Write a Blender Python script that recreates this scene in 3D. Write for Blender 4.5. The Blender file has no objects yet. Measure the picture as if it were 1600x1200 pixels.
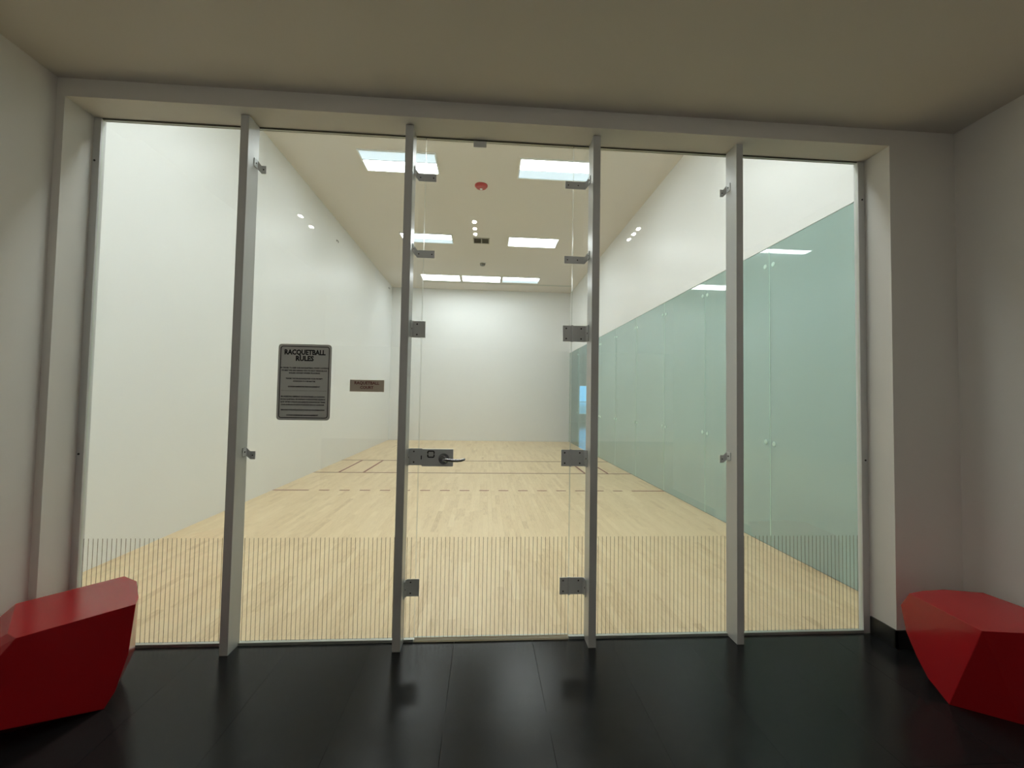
import bpy, bmesh, math, random
from mathutils import Vector, Matrix
random.seed(7)
S = bpy.context.scene
C = S.collection

# ------------------------------------------------------------------ camera
cam = bpy.data.objects.new('camera', bpy.data.cameras.new('camera'))
C.objects.link(cam)
cam.data.sensor_width = 36.0
cam.data.lens = 650.9 / 1600 * 36
cam.data.clip_start = 0.02
cam.data.clip_end = 400
R_ = ((0.99766989, 0.06535943, -0.01956883),
      (-0.06600413, 0.99722813, -0.03434396),
      (0.01726988, 0.03555556, 0.99921847))          # columns: right, forward, up
cam.matrix_world = Matrix(((R_[0][0], R_[0][2], -R_[0][1], 0.1294),
                           (R_[1][0], R_[1][2], -R_[1][1], -2.5613),
                           (R_[2][0], R_[2][2], -R_[2][1], 1.4445),
                           (0, 0, 0, 1)))
S.camera = cam

# ------------------------------------------------------------------ world, exposure
SKY_STRENGTH = 3.2
TUBE = 21.0            # radiance of the lit ceiling lenses
DIM = 1.15            # radiance of the lens half whose tube is out
LAMP = 270.0           # the small downlights of the corridor
w = bpy.data.worlds.new('world'); S.world = w; w.use_nodes = True
nt = w.node_tree; nt.nodes.clear()
wo = nt.nodes.new('ShaderNodeOutputWorld'); bg = nt.nodes.new('ShaderNodeBackground')
tc = nt.nodes.new('ShaderNodeTexCoord'); sx = nt.nodes.new('ShaderNodeSeparateXYZ')
cr = nt.nodes.new('ShaderNodeValToRGB')
cr.color_ramp.elements[0].position = 0.49; cr.color_ramp.elements[0].color = (.10, .27, .40, 1)
cr.color_ramp.elements[1].position = 0.50; cr.color_ramp.elements[1].color = (.16, .55, .95, 1)
e = cr.color_ramp.elements.new(1.0); e.color = (.06, .30, .85, 1)
mp = nt.nodes.new('ShaderNodeMapRange'); mp.inputs[1].default_value = -1; mp.inputs[2].default_value = 1
nt.links.new(tc.outputs['Generated'], sx.inputs[0]); nt.links.new(sx.outputs['Z'], mp.inputs[0])
nt.links.new(mp.outputs[0], cr.inputs[0]); nt.links.new(cr.outputs[0], bg.inputs[0])
bg.inputs[1].default_value = SKY_STRENGTH
nt.links.new(bg.outputs[0], wo.inputs[0])

S.view_settings.view_transform = 'Standard'
S.view_settings.look = 'None'
S.view_settings.exposure = 0.0
S.view_settings.gamma = 1.0
S.view_settings.use_curve_mapping = False
cy = S.cycles
cy.use_denoising = True
cy.max_bounces = 14; cy.diffuse_bounces = 7; cy.glossy_bounces = 5
cy.transmission_bounces = 6; cy.transparent_max_bounces = 24
cy.sample_clamp_indirect = 8.0
cy.caustics_reflective = False; cy.caustics_refractive = False

# ------------------------------------------------------------------ materials
def mat(name, col, rough=.5, metal=0., spec=.5, emit=None, es=0., coat=0., bump=0., bscale=200., var=0., vscale=3.):
    m = bpy.data.materials.new(name); m.use_nodes = True
    t = m.node_tree; b = t.nodes['Principled BSDF']
    b.inputs['Base Color'].default_value = (*col, 1)
    b.inputs['Roughness'].default_value = rough
    b.inputs['Metallic'].default_value = metal
    b.inputs['Specular IOR Level'].default_value = spec
    b.inputs['Coat Weight'].default_value = coat
    b.inputs['Coat Roughness'].default_value = .05
    if emit:
        b.inputs['Emission Color'].default_value = (*emit, 1); b.inputs['Emission Strength'].default_value = es
    g = t.nodes.new('ShaderNodeNewGeometry')
    if bump:
        n = t.nodes.new('ShaderNodeTexNoise'); n.inputs['Scale'].default_value = bscale; n.inputs['Detail'].default_value = 3
        bp = t.nodes.new('ShaderNodeBump'); bp.inputs['Strength'].default_value = bump; bp.inputs['Distance'].default_value = .002
        t.links.new(g.outputs['Position'], n.inputs['Vector']); t.links.new(n.outputs[0], bp.inputs['Height'])
        t.links.new(bp.outputs[0], b.inputs['Normal'])
    if var:
        n = t.nodes.new('ShaderNodeTexNoise'); n.inputs['Scale'].default_value = vscale; n.inputs['Detail'].default_value = 5
        mx = t.nodes.new('ShaderNodeMix'); mx.data_type = 'RGBA'
        mx.inputs[6].default_value = (*[c * (1 - var) for c in col], 1)
        mx.inputs[7].default_value = (*[min(1, c * (1 + var)) for c in col], 1)
        t.links.new(g.outputs['Position'], n.inputs['Vector']); t.links.new(n.outputs[0], mx.inputs[0])
        t.links.new(mx.outputs[2], b.inputs['Base Color'])
    return m

def glass(name, tint, spec_ior=1.5, rough=0.):
    """thin clear sheet: fresnel mirror over a tinted transparent body"""
    m = bpy.data.materials.new(name); m.use_nodes = True
    t = m.node_tree; t.nodes.clear()
    o = t.nodes.new('ShaderNodeOutputMaterial'); mix = t.nodes.new('ShaderNodeMixShader')
    tr = t.nodes.new('ShaderNodeBsdfTransparent'); gl = t.nodes.new('ShaderNodeBsdfGlossy')
    fr = t.nodes.new('ShaderNodeFresnel'); ge = t.nodes.new('ShaderNodeNewGeometry')
    mi = t.nodes.new('ShaderNodeMapRange')
    mi.inputs[3].default_value = spec_ior; mi.inputs[4].default_value = 1 / spec_ior
    tr.inputs[0].default_value = (*tint, 1)
    gl.inputs['Color'].default_value = (1, 1, 1, 1); gl.inputs['Roughness'].default_value = rough
    t.links.new(ge.outputs['Backfacing'], mi.inputs[0]); t.links.new(mi.outputs[0], fr.inputs[0])
    t.links.new(fr.outputs[0], mix.inputs[0]); t.links.new(tr.outputs[0], mix.inputs[1]); t.links.new(gl.outputs[0], mix.inputs[2])
    t.links.new(mix.outputs[0], o.inputs[0])
    return m

M = {}
M['court_wall'] = mat('court_wall_paint', (.77, .785, .785), .38, spec=.35, bump=.05, bscale=30, var=.012, vscale=.8)
M['court_ceiling'] = mat('court_ceiling_paint', (.68, .65, .60), .8, spec=.2)
M['hall_wall'] = mat('hall_wall_paint', (.73, .71, .67), .75, spec=.25, bump=.15, bscale=350, var=.02, vscale=2)
M['hall_ceiling'] = mat('hall_ceiling_paint', (.66, .63, .58), .85, spec=.15, var=.02, vscale=1.2)
M['lobby'] = mat('lobby_paint', (.72, .71, .68), .8, spec=.2)
M['tile'] = mat('black_floor_tile', (.012, .0125, .0128), .20, spec=.22, bump=.08, bscale=500, var=.06, vscale=8)
M['grout'] = mat('black_grout', (.012, .012, .012), .8)
M['base'] = mat('black_baseboard', (.012, .012, .011), .35)
M['post'] = mat('grey_post_enamel', (.60, .61, .60), .24, spec=.5)
M['steel'] = mat('brushed_steel', (.45, .45, .44), .36, metal=.3)
M['plate'] = mat('satin_bracket', (.70, .72, .72), .38, metal=.1)
M['chrome'] = mat('dark_chrome', (.36, .36, .37), .16, metal=.9)
M['screw'] = mat('screw_head', (.06, .06, .06), .4, metal=.7)
M['black'] = mat('black_print', (.012, .012, .014), .5)
M['alu'] = mat('aluminium_channel', (.62, .64, .60), .35, metal=.7)
m = bpy.data.materials.new('clear_door_seal'); m.use_nodes = True; t = m.node_tree; t.nodes.clear()
o = t.nodes.new('ShaderNodeOutputMaterial'); mix = t.nodes.new('ShaderNodeMixShader'); mix.inputs[0].default_value = .35
tl = t.nodes.new('ShaderNodeBsdfTranslucent'); tl.inputs[0].default_value = (.92, .86, .74, 1)
df = t.nodes.new('ShaderNodeBsdfDiffuse'); df.inputs[0].default_value = (.80, .76, .66, 1)
t.links.new(tl.outputs[0], mix.inputs[1]); t.links.new(df.outputs[0], mix.inputs[2]); t.links.new(mix.outputs[0], o.inputs[0])
M['sill'] = m
M['red'] = mat('red_gloss_fibreglass', (.42, .009, .014), .17, spec=.5, coat=.0, bump=.02, bscale=60)
M['sign'] = mat('silver_sign', (.70, .72, .69), .45)
M['sign2'] = mat('tan_sign', (.72, .64, .52), .45)
M['maroon'] = mat('maroon_print', (.20, .03, .025), .5)
M['line'] = mat('court_line_paint', (.22, .045, .025), .4)
M['line_dark'] = mat('court_line_paint_brown', (.19, .08, .04), .4)
M['alarm'] = mat('red_alarm_plastic', (.42, .05, .045), .4)
M['white_plastic'] = mat('white_plastic', (.75, .75, .72), .4)
M['grey_plastic'] = mat('grey_plastic', (.24, .24, .215), .5)
M['vent_dark'] = mat('vent_dark', (.10, .095, .07), .7)
M['vent_frame'] = mat('vent_frame', (.38, .36, .30), .6)
M['tube'] = mat('lit_lens', (.8, .8, .8), .4, emit=(.92, .985, .99), es=TUBE)
M['far_tube'] = mat('lit_lens_weaker', (.8, .8, .8), .4, emit=(.92, .985, .99), es=TUBE * .66)  # end wall row, set weaker to even out the far wall
M['near_tube'] = mat('lit_lens_near', (.8, .8, .8), .4, emit=(.92, .985, .99), es=TUBE * 1.02)  # row above the glass front, set slightly stronger
M['lobby_fill'] = mat('lobby_fill_lens', (.8, .8, .8), .4, emit=(1., .97, .90), es=42.)  # emission of the added lobby fill lights
M['dim'] = mat('dim_lens', (.5, .55, .58), .4, emit=(.52, .66, .74), es=DIM)
M['fixture'] = mat('fixture_enamel', (.80, .82, .80), .35)
M['lamp'] = mat('lamp_face', (.8, .8, .8), .4, emit=(1., .97, .92), es=LAMP)
M['glass'] = glass('clear_glass', (.975, .985, .978))
M['glass_edge'] = mat('glass_edge', (.62, .66, .60), .25, spec=.6)
M['teal'] = glass('teal_glass', (.88, .945, .94))
def veil(key, col, fac):                               # satin enamel on the glass: part opaque
    t = M[key].node_tree
    tr_n = [n for n in t.nodes if n.type == 'BSDF_TRANSPARENT'][0]; mx_n = [n for n in t.nodes if n.type == 'MIX_SHADER'][0]
    df = t.nodes.new('ShaderNodeBsdfDiffuse'); df.inputs[0].default_value = (*col, 1)
    m2 = t.nodes.new('ShaderNodeMixShader'); m2.inputs[0].default_value = fac
    t.links.new(tr_n.outputs[0], m2.inputs[1]); t.links.new(df.outputs[0], m2.inputs[2]); t.links.new(m2.outputs[0], mx_n.inputs[1])
veil('teal', (.56, .74, .71), .46)
M['teal_clear'] = glass('teal_clear_glass', (.84, .93, .925)); veil('teal_clear', (.44, .64, .61), .22)
M['hall_floor'] = mat('side_hall_floor', (.06, .06, .06), .12, spec=.6)
M['joint'] = mat('pale_silicone', (.42, .62, .54), .4)
M['button'] = mat('pale_button', (.50, .68, .62), .3)
M['cavity'] = mat('cavity_paint', (.66, .68, .60), .8)
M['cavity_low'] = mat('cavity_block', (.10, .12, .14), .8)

# etched stripe: half see-through frosted band on the glass
m = bpy.data.materials.new('etched_stripe'); m.use_nodes = True; t = m.node_tree; t.nodes.clear()
o = t.nodes.new('ShaderNodeOutputMaterial'); mix = t.nodes.new('ShaderNodeMixShader'); mix.inputs[0].default_value = .42
tr = t.nodes.new('ShaderNodeBsdfTransparent'); tr.inputs[0].default_value = (.80, .74, .62, 1)
df = t.nodes.new('ShaderNodeBsdfDiffuse'); df.inputs[0].default_value = (.34, .31, .25, 1)
t.links.new(tr.outputs[0], mix.inputs[1]); t.links.new(df.outputs[0], mix.inputs[2]); t.links.new(mix.outputs[0], o.inputs[0])
M['etch'] = m

# maple strip floor
m = bpy.data.materials.new('maple_strip'); m.use_nodes = True; t = m.node_tree; b = t.nodes['Principled BSDF']
b.inputs['Roughness'].default_value = .30; b.inputs['Specular IOR Level'].default_value = .35
at = t.nodes.new('ShaderNodeAttribute'); at.attribute_name = 'tone'
ge = t.nodes.new('ShaderNodeNewGeometry')
mpn = t.nodes.new('ShaderNodeMapping'); mpn.inputs['Scale'].default_value = (60, 5., 60)
ns = t.nodes.new('ShaderNodeTexNoise'); ns.inputs['Scale'].default_value = 1.6; ns.inputs['Detail'].default_value = 5; ns.inputs['Distortion'].default_value = .6
ns2 = t.nodes.new('ShaderNodeTexNoise'); ns2.inputs['Scale'].default_value = 1.3; ns2.inputs['Detail'].default_value = 3
ramp = t.nodes.new('ShaderNodeValToRGB')
ramp.color_ramp.elements[0].color = (.47, .32, .165, 1); ramp.color_ramp.elements[0].position = .0
ramp.color_ramp.elements[1].color = (.84, .68, .44, 1); ramp.color_ramp.elements[1].position = 1.
k = ramp.color_ramp.elements.new(.5); k.color = (.735, .57, .345, 1)
a1 = t.nodes.new('ShaderNodeMath'); a1.operation = 'MULTIPLY_ADD'; a1.inputs[1].default_value = .95; a1.inputs[2].default_value = -.24
a2 = t.nodes.new('ShaderNodeMath'); a2.operation = 'MULTIPLY_ADD'; a2.inputs[1].default_value = .5
a3 = t.nodes.new('ShaderNodeMath'); a3.operation = 'MULTIPLY_ADD'; a3.inputs[1].default_value = .22
t.links.new(ge.outputs['Position'], mpn.inputs[0]); t.links.new(mpn.outputs[0], ns.inputs['Vector'])
t.links.new(ge.outputs['Position'], ns2.inputs['Vector'])
t.links.new(ns.outputs[0], a1.inputs[0]); t.links.new(at.outputs['Fac'], a2.inputs[0]); t.links.new(a1.outputs[0], a2.inputs[2])
t.links.new(ns2.outputs[0], a3.inputs[0]); t.links.new(a2.outputs[0], a3.inputs[2]); t.links.new(a3.outputs[0], ramp.inputs[0])
t.links.new(ramp.outputs[0], b.inputs['Base Color'])
M['maple'] = m

# ------------------------------------------------------------------ helpers
WL = {}                                   # world location of each thing or part (nothing is rotated)
def info(o, label=None, cat=None, group=None, kind=None):
    if label: o['label'] = label
    if cat: o['category'] = cat
    if group: o['group'] = group
    if kind: o['kind'] = kind
    return o

def empty(name, loc):
    o = bpy.data.objects.new(name, None); o.empty_display_size = .1
    C.objects.link(o); o.location = loc; WL[o] = Vector(loc); return o

def link(name, me, loc, parent=None):
    o = bpy.data.objects.new(name, me); C.objects.link(o)
    loc = Vector(loc); WL[o] = loc
    if parent is not None:
        o.parent = parent; o.location = loc - WL[parent]
    else: o.location = loc
    return o

def finish(name, bm, mats, parent=None, origin=None, smooth=False):
    """bm is in world coordinates; origin defaults to the centre of its underside"""
    if origin is None:
        xs = [v.co for v in bm.verts]
        lo = [min(c[i] for c in xs) for i in range(3)]; hi = [max(c[i] for c in xs) for i in range(3)]
        origin = ((lo[0] + hi[0]) / 2, (lo[1] + hi[1]) / 2, lo[2])
    bmesh.ops.translate(bm, verts=bm.verts, vec=-Vector(origin))
    me = bpy.data.meshes.new(name); bm.to_mesh(me); bm.free()
    for mm in (mats if isinstance(mats, (list, tuple)) else [mats]): me.materials.append(mm)
    if smooth:
        for p in me.polygons: p.use_smooth = True
    return link(name, me, origin, parent)

def box(bm, x0, x1, y0, y1, z0, z1, mi=0):
    v = [bm.verts.new(c) for c in ((x0, y0, z0), (x1, y0, z0), (x1, y1, z0), (x0, y1, z0),
                                   (x0, y0, z1), (x1, y0, z1), (x1, y1, z1), (x0, y1, z1))]
    fs = []
    for q in ((3, 2, 1, 0), (4, 5, 6, 7), (0, 1, 5, 4), (1, 2, 6, 5), (2, 3, 7, 6), (3, 0, 4, 7)):
        f = bm.faces.new([v[i] for i in q]); f.material_index = mi; fs.append(f)
    return fs

def boxes(name, bl, m_, parent=None, bevel=0.):
    bm = bmesh.new()
    for b_ in bl: box(bm, *b_)
    if bevel: bmesh.ops.bevel(bm, geom=bm.edges[:], offset=bevel, segments=2, affect='EDGES', profile=.6)
    return finish(name, bm, m_, parent)

def cyl(bm, c, r, h, axis='y', n=20, r2=None, mi=0):
    """cylinder or cone frustum starting at c and running h along the axis"""
    r2 = r if r2 is None else r2
    ax = {'x': (Vector((0, 1, 0)), Vector((0, 0, 1)), Vector((1, 0, 0))),
          'y': (Vector((1, 0, 0)), Vector((0, 0, 1)), Vector((0, 1, 0))),
          'z': (Vector((1, 0, 0)), Vector((0, 1, 0)), Vector((0, 0, 1)))}[axis]
    c = Vector(c); A = []; B = []
    for i in range(n):
        a = 2 * math.pi * i / n; d = ax[0] * math.cos(a) + ax[1] * math.sin(a)
        A.append(bm.verts.new(c + d * r)); B.append(bm.verts.new(c + ax[2] * h + d * r2))
    for i in range(n):
        bm.faces.new((A[i], A[(i + 1) % n], B[(i + 1) % n], B[i])).material_index = mi
    bm.faces.new(A).material_index = mi; bm.faces.new(B).material_index = mi
    bmesh.ops.recalc_face_normals(bm, faces=bm.faces[:])

def tube(bm, pts, rads, n=10):
    """round tapered bar along a path"""
    pts = [Vector(q) for q in pts]; rings = []
    for i, q in enumerate(pts):
        d = (pts[min(i + 1, len(pts) - 1)] - pts[max(i - 1, 0)]).normalized()
        u = d.cross(Vector((0, 0, 1)));  u = u.normalized() if u.length > .01 else Vector((1, 0, 0))
        v = u.cross(d)
        rings.append([bm.verts.new(q + (u * math.cos(2 * math.pi * k / n) + v * math.sin(2 * math.pi * k / n)) * rads[i]) for k in range(n)])
    for a_, b_ in zip(rings, rings[1:]):
        for k in range(n): bm.faces.new((a_[k], a_[(k + 1) % n], b_[(k + 1) % n], b_[k]))
    bm.faces.new(rings[0]); bm.faces.new(rings[-1])
    bmesh.ops.recalc_face_normals(bm, faces=bm.faces[:])

def rounded_plate(bm, x0, x1, z0, z1, r, y0, y1, n=6):
    """plate facing -y with rounded corners"""
    out = []
    for cx, cz, a0 in ((x1 - r, z1 - r, 0), (x0 + r, z1 - r, 90), (x0 + r, z0 + r, 180), (x1 - r, z0 + r, 270)):
        for k in range(n + 1):
            a = math.radians(a0 + 90 * k / n); out.append((cx + r * math.cos(a), cz + r * math.sin(a)))
    A = [bm.verts.new((x, y0, z)) for x, z in out]; B = [bm.verts.new((x, y1, z)) for x, z in out]
    for i in range(len(A)): bm.faces.new((A[i], A[(i + 1) % len(A)], B[(i + 1) % len(A)], B[i]))
    bm.faces.new(A); bm.faces.new(B)
    bmesh.ops.recalc_face_normals(bm, faces=bm.faces[:])
    return out

def ring_plate(bm, x0, x1, z0, z1, r, wd, y0, y1, n=6):
    def loop(x0, x1, z0, z1, r):
        o_ = []
        for cx, cz, a0 in ((x1 - r, z1 - r, 0), (x0 + r, z1 - r, 90), (x0 + r, z0 + r, 180), (x1 - r, z0 + r, 270)):
            for k in range(n + 1):
                a = math.radians(a0 + 90 * k / n); o_.append((cx + r * math.cos(a), cz + r * math.sin(a)))
        return o_
    O = loop(x0, x1, z0, z1, r); I = loop(x0 + wd, x1 - wd, z0 + wd, z1 - wd, max(r - wd, .001))
    vs = [[bm.verts.new((x, y, z)) for x, z in L] for L, y in ((O, y0), (I, y0), (O, y1), (I, y1))]
    N = len(O)
    for i in range(N):
        j = (i + 1) % N
        for a, b_ in ((0, 1), (2, 3), (0, 2), (1, 3)):
            bm.faces.new((vs[a][i], vs[a][j], vs[b_][j], vs[b_][i]))
    bmesh.ops.recalc_face_normals(bm, faces=bm.faces[:])

def text(name, body, x, z, size, y, m_, parent, width=None, bold=0., depth=.0006):
    """lettering facing -y, centred on x, baseline at z; width squeezes the line to that length"""
    cu = bpy.data.curves.new(name, 'FONT'); cu.body = body; cu.size = size; cu.align_x = 'CENTER'
    cu.offset = bold; cu.extrude = depth / 2; cu.resolution_u = 2
    tmp = bpy.data.objects.new(name, cu); C.objects.link(tmp)
    bpy.context.view_layer.update()
    me = bpy.data.meshes.new_from_object(tmp.evaluated_get(bpy.context.evaluated_depsgraph_get()))
    bpy.data.objects.remove(tmp); bpy.data.curves.remove(cu)
    xs = [v.co.x for v in me.vertices]; wd = max(xs) - min(xs); s = width / wd if width else 1.
    c0 = (max(xs) + min(xs)) / 2
    for v in me.vertices: v.co = Vector(((v.co.x - c0) * s, -v.co.z, v.co.y))
    me.name = name; me.materials.clear(); me.materials.append(m_)
    return link(name, me, (x, y, z), parent)

# ------------------------------------------------------------------ dimensions
XL, XR, F, ZC = -3.048, 3.048, 11.653, 5.149           # court
ZG, ZS = 3.0505, 3.057                                  # glass top, soffit
YF = -.184                                             # face of the corridor wall
ZN = 3.159                                             # corridor ceiling
HL, HR = -2.232, 3.045                                 # corridor side walls
JL, JR = -2.190, 2.610                                 # opening
GL, GR = -2.150, 2.566                                 # visible glass
HB = -3.7                                              # corridor ends, lobby starts
LB = -24.2                                             # lobby far wall
LX = 9.0; LXL = -7.0; LM = -12.0          # lobby sides; a passage runs on from LM to LB
TH = .2

# ------------------------------------------------------------------ structure: court
def struct(o, label, cat): return info(o, label, cat, kind='structure')

struct(boxes('wall_left', [(XL - TH, XL, .03, F + TH, -.1, ZC + .1)], M['court_wall']),
       'long smooth white left wall of the ball court', 'wall')
struct(boxes('wall_back', [(XL, XR + .03, F, F + TH, -.1, ZC + .1), (XR + .03, XR + .5, F, F + TH, 3.159, ZC + .1)], M['court_wall']),
       'white far end wall of the ball court', 'wall')
wr = struct(boxes('wall_right', [(XR, XR + .55, .03, F, 3.068, ZC + .1), (3.40, XR + .55, .03, 8.85, -.1, 3.068)], M['court_wall']),
            'right court wall, white above a run of teal glass panels', 'wall')
struct(boxes('wall_front', [(XL - TH, JL, YF, .03, 0, ZC + .1), (JR, XR + .55, YF, .03, 0, ZC + .1),
                            (JL, JR, YF, .03, ZS, ZC + .1)], M['hall_wall']),
       'off-white partition wall around the glass court opening', 'wall')
struct(boxes('ceiling', [(XL - TH, XR + .55, .03, F + TH, ZC, ZC + .15)], M['court_ceiling']),
       'beige high ceiling over the ball court', 'ceiling')

# dark low blocks and a paler ledge set behind the glass panels
for i, (y0, y1) in enumerate(((.03, 1.38), (1.62, 2.66), (2.9, 3.92), (4.16, 5.18), (5.42, 6.44), (6.68, 7.7), (7.94, 8.82))):
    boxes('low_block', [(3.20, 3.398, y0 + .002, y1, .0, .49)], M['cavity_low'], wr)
boxes('ledge', [(3.365, 3.399, .04, 8.85, .5, 2.06)], M['cavity'], wr)

# teal glass panels along the right wall
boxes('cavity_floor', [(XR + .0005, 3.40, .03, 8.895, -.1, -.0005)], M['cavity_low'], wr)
edges = [.05, .268, 1.528, 2.788, 4.048, 5.308, 6.568, 7.828, 9.088, 10.348, F - .01]
for i, (y0, y1) in enumerate(zip(edges, edges[1:])):
    pn = boxes('panel', [(XR, XR + .012, y0 + .005, y1 - .005, .004, 3.062)], M['teal' if y0 < 9 else 'teal_clear'], wr)
    boxes('joint_strip', [(XR + .001, XR + .014, y1 - .0045, y1 + .0045, .004, 3.062)], M['joint'], pn)
    boxes('mullion', [(XR + .016, XR + .045, y1 - .035, y1 + .035, .004, 3.062)], M['fixture'], pn)
    for zz in (2.87, 1.04):
        bm = bmesh.new()
        for dy in (-.06, .06):
            cyl(bm, (XR - .0002, y1 + dy, zz + .006 * (1 if dy > 0 else -1)), .026, -.005, 'x', 18, r2=.021)
        box(bm, XR + .0145, XR + .0158, y1 - .06, y1 + .06, zz - .010, zz + .010)
        finish('spider_fitting', bm, M['button'], pn)

# maple floor ------------------------------------------------
fl = struct(boxes('floor', [(XL - .1, 3.048, .03, F + .05, -.16, -.0195)], M['maple']),
            'pale maple strip floor of the ball court with red lines', 'floor')
def plank_faces(bm, lay, x0, x1, y0, y1, tone):
    for f in box(bm, x0, x1, y0, y1, -.0192, 0.): f[lay] = tone
W = .0571; planks = []
nx = int(round((XR - XL) / W)); W = (XR - XL) / nx
for i in range(nx):
    y = .032 - random.random() * .5
    while y < F:
        L = random.choice((.25, .32, .4, .5, .6, .8)) * random.uniform(.85, 1.15)
        a, b_ = max(y, .032), min(y + L, F)
        if b_ - a > .0012: planks.append((XL + i * W, a, b_))
        y += L
planks.sort(key=lambda q: q[1] + .3 * abs(q[0]) * .02)
rest = bmesh.new(); lay_r = rest.faces.layers.float.new('tone')
for n, (x, a, b_) in enumerate(planks):
    tone = min(1, max(0, random.gauss(.5, .20)))
    if n < 300:
        bm = bmesh.new(); lay = bm.faces.layers.float.new('tone')
        plank_faces(bm, lay, x + .0003, x + W - .0003, a + .0003, b_ - .0003, tone)
        finish('plank', bm, M['maple'], fl)
    else:
        plank_faces(rest, lay_r, x + .0003, x + W - .0003, a + .0003, b_ - .0003, tone)
o = finish('far_planks', rest, M['maple'], fl); o['kind'] = 'stuff'

# court lines, flat paint on the boards
LZ = .0012
def line(name, x0, x1, y0, y1, m_='line'): return boxes(name, [(x0, x1, y0, y1, .0002, LZ)], M[m_], fl)
ys, yh, yr = F - 4.54, F - 6.096, F - 7.62
line('service_line', XL + .002, XR - .002, ys - .03, ys + .03, 'line_dark')
line('short_line', XL + .002, XR - .002, yh - .027, yh + .027, 'line_dark')
for sgn in (-1, 1):
    for d in (.457, .914):
        xc = sgn * (3.048 - d); line('box_line', xc - .02, xc + .02, yh + .028, ys - .031)
line('receiving_line_end', XL + .002, XL + .533, yr - .022, yr + .022)
line('receiving_line_end', XR - .533, XR - .002, yr - .022, yr + .022)
for k in range(16):
    x0 = XL + .533 + .1524 * (2 * k + 1); line('receiving_line_dash', x0, x0 + .1524, yr - .022, yr + .022)

# ------------------------------------------------------------------ structure: corridor and lobby behind
struct(boxes('wall_left.001', [(HL - TH, HL, HB, YF, 0, ZN)], M['hall_wall']), 'plain off-white left wall of the corridor', 'wall')
struct(boxes('wall_right.001', [(HR, HR + TH, HB, YF, 0, ZN)], M['hall_wall']), 'plain off-white right wall of the corridor', 'wall')
struct(boxes('ceiling.001', [(HL - TH, HR + TH, HB, YF, ZN, ZN + .15)], M['hall_ceiling']), 'low dim ceiling of the corridor above the camera', 'ceiling')
fn = struct(boxes('floor.001', [(HL - TH, HR + TH, HB, .03, -.15, -.0105)], M['grout']), 'black tiled corridor floor in front of the glass', 'floor')
px, py = .4655, .931
xs = [HL] + [-.022 + px * k for k in range(-4, 7) if HL < -.022 + px * k < HR] + [HR]
for j in range(4):
    for a, b_ in zip(xs, xs[1:]):
        y1 = -.022 - py * j
        boxes('tile', [(a + .0007, b_ - .0007, y1 - py + .0004, y1 - .0004, -.0104, 0.)], M['tile'], fn, bevel=.0006)
boxes('tile', [(HL, HR, HB, -.022 - py * 4, -.0104, 0.)], M['tile'], fn)
boxes('threshold_strip', [(JL, JR, -.0218, .0295, -.0104, -.0005)], M['alu'], fn)
# lobby behind the camera
LZc = 3.159
struct(boxes('floor.002', [(LXL, LX, LM, HB, -.15, 0)], M['tile']), 'black polished floor of the lobby behind the camera', 'floor')
struct(boxes('ceiling.002', [(LXL, LX, LM, HB, LZc, LZc + .15)], M['lobby']), 'ceiling of the lobby behind the camera', 'ceiling')
struct(boxes('wall_left.002', [(LXL - TH, LXL, LM - TH, HB + TH, 0, LZc), (LXL, HL - TH, HB, HB + TH, 0, LZc),
                               (LXL, LX, LM - TH, LM, 0, LZc)], M['lobby']), 'left wall of the lobby behind the camera', 'wall')
struct(boxes('wall_right.002', [(LX, LX + TH, LM - TH, HB + TH, 0, LZc), (HR + TH, LX, HB, HB + TH, 0, LZc)], M['lobby']), 'right wall of the lobby behind the camera', 'wall')
# side hall behind the last glass panels, with a window onto sky and sea at its end
SY0, SY1, SX0, SX1 = 8.9, 24.2, 3.10, 8.2
WX0, WX1, WZ0, WZ1 = 6.27, 7.35, .50, 2.40
struct(boxes('floor.003', [(3.0485, SX1, SY0, F, -.15, -.0005), (SX0, SX1, F, SY1 + TH, -.15, -.0005)], M['hall_floor']), 'polished dark floor of the side hall behind the glass panels', 'floor')
struct(boxes('ceiling.003', [(XR + .56, SX1, SY0, F, LZc, LZc + .15), (SX0 - TH, SX1, F + TH, SY1 + TH, LZc, LZc + .15)], M['lobby']), 'ceiling of the side hall behind the glass panels', 'ceiling')
struct(boxes('wall_right.003', [(SX1, SX1 + TH, SY0, SY1 + TH, 0, LZc), (XR + .56, SX1, SY0 - TH, SY0, 0, LZc), (3.40, XR + .55, SY0 - .05, SY0, 0, 3.06),
                                (SX0 - TH, SX0, F + TH, SY1, 0, LZc)], M['lobby']), 'side walls of the hall behind the glass panels', 'wall')
struct(boxes('wall_back.001', [(SX0, WX0, SY1, SY1 + TH, 0, LZc), (WX1, SX1, SY1, SY1 + TH, 0, LZc),
                           (WX0, WX1, SY1, SY1 + TH, 0, WZ0), (WX0, WX1, SY1, SY1 + TH, WZ1, LZc)], M['lobby']),
       'end wall of the side hall with a blue window', 'wall')
LB = SY1 + .22
wb = struct(boxes('window_8', [(WX0 + .04, WX1 - .04, LB - .12, LB - .11, WZ0 + .04, WZ1 - .04)], M['glass']),
            'bright blue window seen through the teal glass beside the right door post', 'window')
boxes('window_frame', [(WX0, WX0 + .04, LB - .14, LB - .08, WZ0, WZ1), (WX1 - .04, WX1, LB - .14, LB - .08, WZ0, WZ1),
                       (WX0 + .04, WX1 - .04, LB - .14, LB - .08, WZ0, WZ0 + .04), (WX0 + .04, WX1 - .04, LB - .14, LB - .08, WZ1 - .04, WZ1),
                       (WX0 + .04, WX1 - .04, LB - .109, LB - .08, 1.30, 1.34), (WX0 + .04, WX1 - .04, LB - .109, LB - .08, .98, 1.0)], M['plate'], wb)

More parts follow.
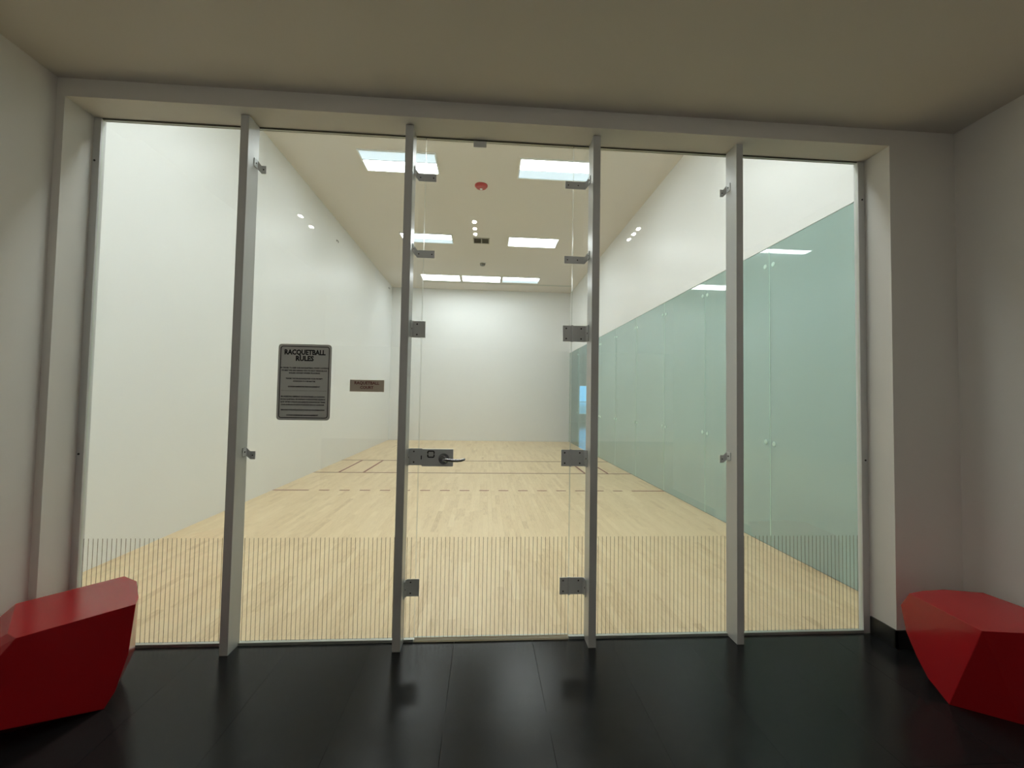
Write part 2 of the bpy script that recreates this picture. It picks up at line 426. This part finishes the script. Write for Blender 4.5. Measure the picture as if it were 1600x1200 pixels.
# baseboards
struct(boxes('baseboard_right', [(JR - .010, JR, YF - .010, -.022, 0, .105), (JR - .010, HR, YF - .010, YF, 0, .105),
                                 (HR - .010, HR, HB, YF - .010, 0, .105)], M['base']),
       'black baseboard along the right wall and reveal', 'baseboard')
struct(boxes('baseboard_left', [(JL, JL + .010, YF - .010, -.022, 0, .105), (HL, JL + .010, YF - .0101, YF, 0, .105),
                                (HL, HL + .010, HB, YF - .0101, 0, .105)], M['base']),
       'black baseboard along the left wall behind the bench', 'baseboard')

# ------------------------------------------------------------------ glass front
POSTS = [(-1.303, -1.257), (-.366, -.320), (.762, .807), (1.665, 1.708)]
G0, G1 = 0., .012
def pane(name, x0, x1, z0, z1, label, stripes=True):
    bm = bmesh.new()
    for f in box(bm, x0, x1, G0, G1, z0, z1):
        if abs(f.calc_center_median().y - (G0 + G1) / 2) < .001: f.material_index = 1
    o_ = finish(name, bm, [M['glass'], M['glass_edge']])
    if label: struct(o_, label, 'glass pane')
    if stripes: etch(o_, x0, x1)
    return o_
def etch(parent, x0, x1):
    bm = bmesh.new(); k0 = math.ceil((x0 + .006 + 2.134) / .02527)
    while True:
        x = -2.134 + .02527 * k0
        if x > x1 - .006: break
        box(bm, x - .0014, x + .0014, -.0008, -.0001, .014, .605); k0 += 1
    e_ = finish('etched_stripes', bm, M['etch'], parent); e_['kind'] = 'stuff'

pane('window_1', GL - .004, -1.281, .010, ZG, 'leftmost fixed glass pane of the court front')
w2 = pane('window_2', -1.278, -.345, .010, ZG, 'fixed glass pane carrying the two court signs')
w3 = pane('window_3', -.342, -.2635, .010, ZG, 'narrow glass sidelight left of the door, beside the lock')
w4 = pane('window_4', -.2595, .6635, 2.160, ZG, 'glass transom pane above the door', stripes=False)
w5 = pane('window_5', .6675, .783, .010, ZG, 'narrow glass sidelight right of the door, beside the hinges')
pane('window_6', .786, 1.685, .010, ZG, 'fixed glass pane just right of the door hinges')
pane('window_7', 1.688, GR + .004, .010, ZG, 'rightmost fixed glass pane of the court front')
bm = bmesh.new(); box(bm, .031, .111, -.006, -.0002, 3.010, ZG)
bmesh.ops.bevel(bm, geom=bm.edges[:], offset=.001, segments=2, affect='EDGES')
finish('clamp', bm, M['plate'], w4)

# side channels against the reveals, with their screws
for nm, x0, x1, xs_, lb in (('trim_1', JL, GL, -2.176, 'grey metal edge channel at the left end of the glass front'),
                            ('trim_2', GR, JR, 2.592, 'grey metal edge channel at the right end of the glass front')):
    tr_ = struct(boxes(nm, [(x0 + .0002, x1 - .0002, -.012, -.001, 0, ZS - .001)] +
                           ([(x0 + .0002, x1 - .006, -.001, .028, 0, ZS - .001)] if x0 < 0 else [(x0 + .006, x1 - .0002, -.001, .028, 0, ZS - .001)]), M['post']), lb, 'trim')
    for zz in (2.798, 1.087):
        bm = bmesh.new(); cyl(bm, (xs_, -.0122, zz), .006, -.002, 'y', 12); finish('screw', bm, M['screw'], tr_)
segs = [(GL, -1.303), (-1.257, -.366), (-.320, -.262), (.666, .762), (.807, 1.665), (1.708, GR)]
names = ['left outer pane', 'pane with the signs', 'left sidelight', 'right sidelight', 'pane right of the door', 'right outer pane']
for i, ((x0, x1), nme) in enumerate(zip(segs, names)):
    struct(boxes('trim_%d' % (i + 3), [(x0 + .001, x1 - .001, -.020, -.0012, 0, .015)], M['alu'], bevel=.002),
           'thin aluminium sill channel under the ' + nme, 'trim')
tt = struct(boxes('trim_9', [(GL, GR, -.006, .018, ZG + .0005, ZS - .0002)], M['vent_dark']), 'dark strip that paints in the shadow gap along the top of the glass', 'trim')  # dark colour stands in for the shade of the thin gap

# posts with their brackets
def screw(parent, x, z, y, r=.0042):
    bm = bmesh.new(); cyl(bm, (x, y, z), r, -.0018, 'y', 12, r2=r * .8); finish('screw', bm, M['screw'], parent)
def small_bracket(post, side, xp, z, x_end, screws, hh=.0235, twist=.022):
    """flat plate on the glass joined to a tab on the side of the post"""
    s = side
    bm = bmesh.new()
    a, b_ = sorted((xp + s * .020, x_end)); box(bm, a, b_, -.0055, -.0008, z - hh, z + hh)
    # tab on the post flank
    a, b_ = sorted((xp + s * .0003, xp + s * .0045)); box(bm, a, b_, -.052, -.012, z - hh + twist, z + hh + twist)
    # folded web between the two
    v = [bm.verts.new(c) for c in ((xp + s * .021, -.0055, z - hh), (xp + s * .021, -.0055, z + hh),
                                   (xp + s * .0045, -.016, z + hh + twist), (xp + s * .0045, -.016, z - hh + twist),
                                   (xp + s * .021, -.0010, z - hh), (xp + s * .021, -.0010, z + hh),
                                   (xp + s * .0006, -.012, z + hh + twist), (xp + s * .0006, -.012, z - hh + twist))]
    for q in ((0, 1, 2, 3), (4, 7, 6, 5), (0, 3, 7, 4), (1, 5, 6, 2), (0, 4, 5, 1), (3, 2, 6, 7)): bm.faces.new([v[i] for i in q])
    bmesh.ops.recalc_face_normals(bm, faces=bm.faces[:])
    br = finish('bracket', bm, M['plate'], post)
    for sx_ in screws: screw(br, sx_, z, -.0056)
    bm = bmesh.new(); a = xp + s * .0046; cyl(bm, (a, -.034, z + twist), .0045, s * .002, 'x', 12); finish('screw', bm, M['screw'], br)
def big_plate(name, post, side, xp, z, x_end, screws, knuckle=None):
    s = side; hh = .050
    bm = bmesh.new()
    a, b_ = sorted((xp + s * .012, x_end)); box(bm, a, b_, -.0075, -.0008, z - hh, z + hh)
    a, b_ = sorted((xp + s * .0003, xp + s * .005)); box(bm, a, b_, -.048, -.012, z - hh, z + hh)
    v = [bm.verts.new(c) for c in ((xp + s * .0125, -.0075, z - hh), (xp + s * .0125, -.0075, z + hh),
                                   (xp + s * .005, -.020, z + hh), (xp + s * .005, -.020, z - hh),
                                   (xp + s * .0125, -.0012, z - hh), (xp + s * .0125, -.0012, z + hh),
                                   (xp + s * .0006, -.0125, z + hh), (xp + s * .0006, -.0125, z - hh))]
    for q in ((0, 1, 2, 3), (4, 7, 6, 5), (0, 3, 7, 4), (1, 5, 6, 2), (0, 4, 5, 1), (3, 2, 6, 7)): bm.faces.new([v[i] for i in q])
    if knuckle is not None: cyl(bm, (knuckle, -.0055, z - hh - .003), .007, 2 * hh + .006, 'z', 14)
    bmesh.ops.recalc_face_normals(bm, faces=bm.faces[:])
    br = finish(name, bm, M['plate'], post)
    for sx_ in screws:
        for dz in (-.032, .032): screw(br, sx_, z + dz, -.0076, .005)
    bm = bmesh.new(); cyl(bm, (xp + s * .0051, -.034, z), .0045, s * .002, 'x', 12); finish('screw', bm, M['screw'], br)

plabels = ['grey steel fin post between the outer left pane and the sign pane',
           'grey steel fin post left of the glass door, beside the lever handle',
           'grey steel fin post right of the glass door, holding its hinges',
           'grey steel fin post second pane right of the door, nearest the right wall']
posts = []
for (x0, x1), lb in zip(POSTS, plabels):
    o_ = boxes('fin_post', [(x0, x1, -.115, -.0012, 0, ZS - .0005)], M['post'], bevel=.0012)
    info(o_, lb, 'post', 'fin posts of the glass front'); posts.append(o_)
for z in (2.797, 1.087):
    small_bracket(posts[0], 1, -1.257, z, -1.209, [-1.224])
    small_bracket(posts[3], -1, 1.665, z, 1.623, [1.638])
for z in (2.799, 2.322):
    small_bracket(posts[1], 1, -.320, z, -.194, [-.290, -.210])
    small_bracket(posts[2], -1, .762, z, .613, [.632, .695])
for z in (1.857, 1.086, .310):
    big_plate('strike_plate', posts[1], 1, -.320, z, -.238, [-.288])
    big_plate('hinge', posts[2], -1, .762, z, .609, [.630, .724], knuckle=.6655)

# glass door --------------------------------------------------
dr = empty('door_1', (.202, .006, 0)); struct(dr, 'frameless glass door with lever handle in the middle of the court front', 'door')
bm = bmesh.new()
for f in box(bm, -.2595, .6635, G0, G1, .016, 2.156):
    if abs(f.calc_center_median().y - .006) < .001: f.material_index = 1
leaf = finish('glass_leaf', bm, [M['glass'], M['glass_edge']], dr); etch(leaf, -.2595, .6635)
boxes('door_sweep', [(-.2595, .6635, -.0005, .0115, .0005, .0155), (-.2595, .6635, -.024, -.0006, .0005, .011)], M['sill'], dr)
bm = bmesh.new(); rounded_plate(bm, -.238, -.052, 1.032, 1.134, .003, -.024, -.0005, 3)
lk = finish('lock_plate', bm, M['plate'], dr)
bm = bmesh.new(); ring_plate(bm, -.206, -.162, 1.083, 1.126, .010, .007, -.0255, -.0241)
finish('lock_emblem', bm, M['black'], lk)
boxes('emblem_gap', [(-.2066, -.1985, -.0258, -.0242, 1.1035, 1.107), (-.1695, -.1614, -.0258, -.0242, 1.1035, 1.107)], M['plate'], lk)
boxes('latch_bolt', [(-.2445, -.2382, -.020, -.004, 1.072, 1.094)], M['black'], lk)
bm = bmesh.new()
cyl(bm, (-.107, -.0242, 1.077), .033, -.008, 'y', 28, r2=.030); cyl(bm, (-.107, -.0322, 1.077), .022, -.018, 'y', 24, r2=.017)
cyl(bm, (-.107, -.0502, 1.077), .013, -.020, 'y', 20)
finish('rose', bm, M['chrome'], lk, smooth=False)
bm = bmesh.new()
tube(bm, [(-.110, -.066, 1.077), (-.085, -.068, 1.076), (-.055, -.069, 1.074), (-.025, -.068, 1.073), (0., -.066, 1.074), (.014, -.060, 1.078), (.018, -.052, 1.080)],
     [.0105, .0105, .0095, .009, .008, .0075, .006], 12)
for v in bm.verts: pass
finish('lever', bm, M['chrome'], lk, smooth=True)

# ------------------------------------------------------------------ signs on the glass
SY = -.0035
sg = empty('rules_sign', (-.9445, SY, 1.296)); info(sg, 'tall rounded silver sign headed RACQUETBALL RULES stuck on the glass', 'sign')
bm = bmesh.new(); rounded_plate(bm, -1.099, -.790, 1.296, 1.749, .020, SY, -.0003); finish('plate', bm, M['sign'], sg)
bm = bmesh.new(); ring_plate(bm, -1.087, -.802, 1.308, 1.737, .016, .0045, SY - .0007, SY - .0001); finish('border', bm, M['black'], sg)
XC = -.9445; TY = SY - .0005
text('heading', 'RACQUETBALL', XC, 1.687, .041, TY, M['black'], sg, width=.238, bold=.0018)
text('heading', 'RULES', XC - .001, 1.650, .041, TY, M['black'], sg, width=.104, bold=.0018)
for z, body, wd in ((1.6065, 'IN ORDER TO KEEP OUR RACQUETBALL COURT LOOKING', .278), (1.5905, 'ITS BEST WE ARE ASKING YOU TO NOT WEAR BLACK', .264),
                    (1.5755, 'SOLED SHOES WHEN PLAYING', .180), (1.5425, 'THANK YOU IN ADVANCE FOR YOUR PROMPT', .214),
                    (1.5265, 'ATTENTION TO THIS MATTER', .130), (1.4945, 'CONDOMINIUM MANAGEMENT', .186),
                    (1.4350, 'EN NUESTRO EMPENO DE MANTENER LA CANCHA', .254), (1.4190, 'DE RACQUETBALL EN BUENAS CONDICIONES PEDIMOS', .258),
                    (1.4030, 'QUE USTED UTILICE SOLAMENTE ZAPATOS DE TENIS', .258), (1.3870, 'CON SUELAS CLARAS AL JUGAR EN LA CANCHA', .250),
                    (1.3560, 'GRACIAS POR ADELANTADO POR SU COOPERACION', .252), (1.3250, 'CONDOMINIUM MANAGEMENT', .184)):
    text('small_print', body, XC - (.004 if z < 1.45 else 0), z - .003, .0105, TY, M['black'], sg, width=wd, bold=.0004)
boxes('divider', [(-1.076, -.812, SY - .0006, SY - .0001, 1.4705, 1.4717)], M['vent_dark'], sg)
s2 = empty('court_sign', (-.577, SY, 1.472)); info(s2, 'small rectangular tan sign reading RAQUETBALL COURT stuck on the glass', 'sign')
boxes('plate', [(-.678, -.476, SY, -.0003, 1.472, 1.543)], M['sign2'], s2)
text('lettering', 'RAQUETBALL', -.578, 1.516, .0245, TY, M['maroon'], s2, width=.146, bold=.0006)
text('lettering', 'COURT', -.578, 1.4895, .0235, TY, M['maroon'], s2, width=.078, bold=.0006)

# ------------------------------------------------------------------ red faceted stools
def gem(name, pts, label):
    bm = bmesh.new()
    for q in pts: bm.verts.new(q)
    r = bmesh.ops.convex_hull(bm, input=bm.verts)
    bmesh.ops.delete(bm, geom=list({g_ for g_ in r['geom_interior'] + r['geom_unused'] if isinstance(g_, bmesh.types.BMVert)}), context='VERTS')
    bmesh.ops.dissolve_limit(bm, angle_limit=math.radians(3), verts=bm.verts[:], edges=bm.edges[:])
    bmesh.ops.bevel(bm, geom=bm.edges[:], offset=.0015, segments=1, affect='EDGES', profile=.5)
    bmesh.ops.recalc_face_normals(bm, faces=bm.faces[:])
    o_ = finish(name, bm, M['red'])
    lo = min(v.co.z for v in o_.data.vertices); o_.location.z += -lo - o_.location.z if False else 0
    return info(o_, label, 'stool', 'red faceted stools')
gem('faceted_stool', [(-2.033, -.435, .45), (-1.794, -.139, .45), (-1.68, -.205, .45), (-1.611, -.296, .45), (-1.53, -.385, .45), (-1.486, -.457, .45), (-1.729, -.727, .45),
                      (-1.80, -.69, .45), (-1.874, -.617, .45), (-1.511, -.4545, .22), (-1.546, -.473, .063), (-1.573, -.495, 0),
                      (-1.758, -.751, .388), (-1.824, -.81, .278), (-1.83, -.79, .114), (-1.87, -.62, 0), (-2.10, -.76, .24), (-2.16, -.5, .24),
                      (-2.13, -.32, .22), (-1.84, -.10, .25), (-1.98, -.28, 0), (-1.75, -.21, 0), (-1.60, -.30, .15), (-2.02, -.55, 0)],
    'red glossy faceted stool on the black floor at the left wall')
gem('faceted_stool', [(2.399, -.458, .45), (2.50, -.432, .45), (2.641, -.42, .45), (2.816, -.463, .45), (2.852, -.80, .45), (2.70, -.862, .45), (2.528, -.838, .45),
                      (2.356, -.816, .45), (2.412, -.398, .36), (2.417, -.419, .235), (2.416, -.474, .134), (2.414, -.532, .057),
                      (2.405, -.634, 0), (2.61, -.77, 0), (2.80, -.74, 0), (2.80, -.45, 0), (2.60, -.36, .05), (2.72, -.30, .28), (2.95, -.45, .24), (2.96, -.82, .22)],
    'red glossy faceted stool in the corner by the right wall')

# ------------------------------------------------------------------ court ceiling fixtures
def troffer(x0, x1, y0, y1, near, far, label, ZC=ZC, grp='recessed strip lights of the court ceiling'):
    t_ = empty('ceiling_light', ((x0 + x1) / 2, (y0 + y1) / 2, ZC - .02)); info(t_, label, 'ceiling light', grp)
    b = .022; z0, z1 = ZC - .018, ZC - .0005; ym = y0 + (y1 - y0) * (.45 if near == 'dim' else .55 if far == 'dim' else .5)
    boxes('frame', [(x0, x1, y0, y0 + b, z0, z1), (x0, x1, y1 - b, y1, z0, z1), (x0, x0 + b, y0 + b, y1 - b, z0, z1), (x1 - b, x1, y0 + b, y1 - b, z0, z1)], M['fixture'], t_)
    def lens(nm, ya, yb, m_):
        bm = bmesh.new(); n = 8; V = []
        for i in range(n + 1):
            y = ya + (yb - ya) * i / n; z = ZC - .006 - .009 * math.sin(math.pi * i / n)
            V.append((bm.verts.new((x0 + b, y, z)), bm.verts.new((x1 - b, y, z))))
        for a, c in zip(V, V[1:]): bm.faces.new((a[0], a[1], c[1], c[0]))
        T = [bm.verts.new(c) for c in ((x0 + b, ya, z1), (x1 - b, ya, z1), (x1 - b, yb, z1), (x0 + b, yb, z1))]
        bm.faces.new(T); bm.faces.new([V[0][0], V[0][1], T[1], T[0]]); bm.faces.new([V[-1][1], V[-1][0], T[3], T[2]])
        bm.faces.new([T[0], T[3]] + [v[0] for v in reversed(V)]); bm.faces.new([T[1], T[2]] + [v[1] for v in reversed(V)])
        bmesh.ops.recalc_face_normals(bm, faces=bm.faces[:])
        finish(nm, bm, m_, t_)
    lens('dim_lens' if near == 'dim' else 'lens', y0 + b, ym - .006, M[near])
    lens('dim_lens' if far == 'dim' else 'lens', ym + .006, y1 - b, M[far])
    boxes('divider', [(x0 + b, x1 - b, ym - .006, ym + .006, z0 + .002, z1)], M['fixture'], t_)
troffer(-1.86, -.68, 3.69, 4.28, 'dim', 'tube', 'rectangular ceiling light over the near left of the court, near half dim')
troffer(.605, 1.80, 3.69, 4.28, 'tube', 'dim', 'rectangular ceiling light over the near right of the court, far half dim')
troffer(-1.86, -.68, 6.83, 7.39, 'tube', 'dim', 'rectangular ceiling light at mid court on the left')
troffer(.61, 1.78, 6.82, 7.39, 'tube', 'tube', 'rectangular ceiling light at mid court on the right')
troffer(-1.87, -.685, 9.97, 10.60, 'far_tube', 'far_tube', 'leftmost of the three ceiling lights in a row by the end wall')
troffer(-.635, .565, 9.96, 10.58, 'far_tube', 'far_tube', 'middle of the three ceiling lights in a row by the end wall')
troffer(.605, 1.76, 9.95, 10.56, 'far_tube', 'dim', 'rightmost of the three ceiling lights in a row by the end wall')

troffer(-1.86, -.68, .56, 1.15, 'near_tube', 'near_tube', 'rectangular ceiling light above the left end of the glass front, inside the court')
troffer(-.63, .565, .56, 1.15, 'near_tube', 'near_tube', 'rectangular ceiling light above the door, inside the court')
troffer(.605, 1.80, .56, 1.15, 'near_tube', 'near_tube', 'rectangular ceiling light above the right end of the glass front, inside the court')
for side, xs0 in (('left', (-6.4, -5.0)), ('right', (5.6, 7.2))):  # unseen lobby lights, added to brighten the corridor side of the glass
    for x0, place in zip(xs0, ('outer', 'inner') if side == 'left' else ('inner', 'outer')):
        for y0, dist in ((-5.0, 'nearest the corridor'), (-6.6, 'second from the corridor')):
            troffer(x0, x0 + 1.2, y0, y0 + .6, 'lobby_fill', 'lobby_fill', 'added unseen fill light over the lobby on the %s, %s row, %s' % (side, place, dist), LZc, 'added fill lights over the lobby')
# red fire alarm
al = empty('fire_alarm', (.002, 4.59, ZC - .06)); info(al, 'round red fire alarm sounder on the court ceiling', 'fire alarm')
bm = bmesh.new(); cyl(bm, (.002, 4.59, ZC - .0005), .112, -.014, 'z', 36); cyl(bm, (.002, 4.59, ZC - .0145), .104, -.030, 'z', 36, r2=.085)
finish('housing', bm, M['alarm'], al)
bm = bmesh.new(); cyl(bm, (.002, 4.63, ZC - .0448), .026, -.010, 'z', 20, r2=.018); finish('strobe', bm, M['white_plastic'], al)
# air vent
vt = empty('air_vent', (-.012, 7.13, ZC - .02)); info(vt, 'rectangular two-section air vent in the court ceiling', 'vent')
x0, x1, y0, y1 = -.205, .178, 6.965, 7.305; b = .022; z0, z1 = ZC - .014, ZC - .0005
boxes('frame', [(x0, x1, y0, y0 + b, z0, z1), (x0, x1, y1 - b, y1, z0, z1), (x0, x0 + b, y0 + b, y1 - b, z0, z1), (x1 - b, x1, y0 + b, y1 - b, z0, z1),
                (-.022, .0, y0 + b, y1 - b, z0, z1)], M['vent_frame'], vt)
boxes('backing', [(x0 + b, -.022, y0 + b, y1 - b, z1 - .003, z1), (.0, x1 - b, y0 + b, y1 - b, z1 - .003, z1)], M['vent_dark'], vt)
for xa, xb in ((x0 + b, -.022), (.0, x1 - b)):
    for k in range(6):
        y = y0 + b + .012 + k * .048
        bm = bmesh.new()
        v = [bm.verts.new(c) for c in ((xa, y, z0 + .001), (xb, y, z0 + .001), (xb, y + .018, z1 - .0035), (xa, y + .018, z1 - .0035))]
        f = bm.faces.new(v); r = bmesh.ops.solidify(bm, geom=[f], thickness=.002)
        finish('slat', bm, M['vent_frame'], vt)
# smoke detector
sd = empty('smoke_detector', (.006, 8.77, ZC - .06)); info(sd, 'small grey round smoke detector on the court ceiling beyond the vent', 'smoke detector')
bm = bmesh.new(); cyl(bm, (.006, 8.77, ZC - .0005), .098, -.014, 'z', 28); finish('base_ring', bm, M['white_plastic'], sd)
bm = bmesh.new(); cyl(bm, (.006, 8.77, ZC - .0146), .080, -.055, 'z', 28, r2=.066); finish('housing', bm, M['grey_plastic'], sd)
bm = bmesh.new(); cyl(bm, (.006, 8.77, ZC - .0698), .024, -.008, 'z', 16, r2=.018); finish('sensor', bm, M['screw'], sd)
# small hooks high on the left court wall
for (y, z, lb) in ((6.35, 4.72, 'small grey hook near the ceiling on the left court wall, middle'), (11.1, 4.98, 'tiny dark hook near the far top corner of the left court wall')):
    hk = empty('wall_hook', (XL + .01, y, z)); info(hk, lb, 'hook')
    bm = bmesh.new(); cyl(bm, (XL + .0005, y, z), .022, .006, 'x', 14); finish('plate', bm, M['grey_plastic'], hk)
    bm = bmesh.new(); tube(bm, [(XL + .007, y, z), (XL + .03, y, z - .005), (XL + .038, y, z - .03), (XL + .030, y, z - .05)], [.006, .006, .006, .005], 8)
    finish('hook', bm, M['screw'], hk)

# ------------------------------------------------------------------ corridor downlights (seen reflected in the glass)
for xc, ys_, lb in ((-1.65, (-1.46, -1.708), 'recessed corridor downlight strip on the left, one lamp out'),
                    (0., (-1.413, -1.571, -1.716), 'recessed corridor downlight strip in the middle, in front of the door'),
                    (1.618, (-1.404, -1.539, -1.684), 'recessed corridor downlight strip on the right')):
    d_ = empty('downlight', (xc, -1.56, ZN - .01)); info(d_, lb, 'downlight', 'corridor downlight strips')
    boxes('housing', [(xc - .055, xc + .055, -1.79, -1.33, ZN - .010, ZN - .0004)], M['fixture'], d_, bevel=.002)
    for y in ys_:
        bm = bmesh.new(); cyl(bm, (xc, y, ZN - .0102), .0175, -.004, 'z', 20); finish('lamp', bm, M['lamp'], d_)
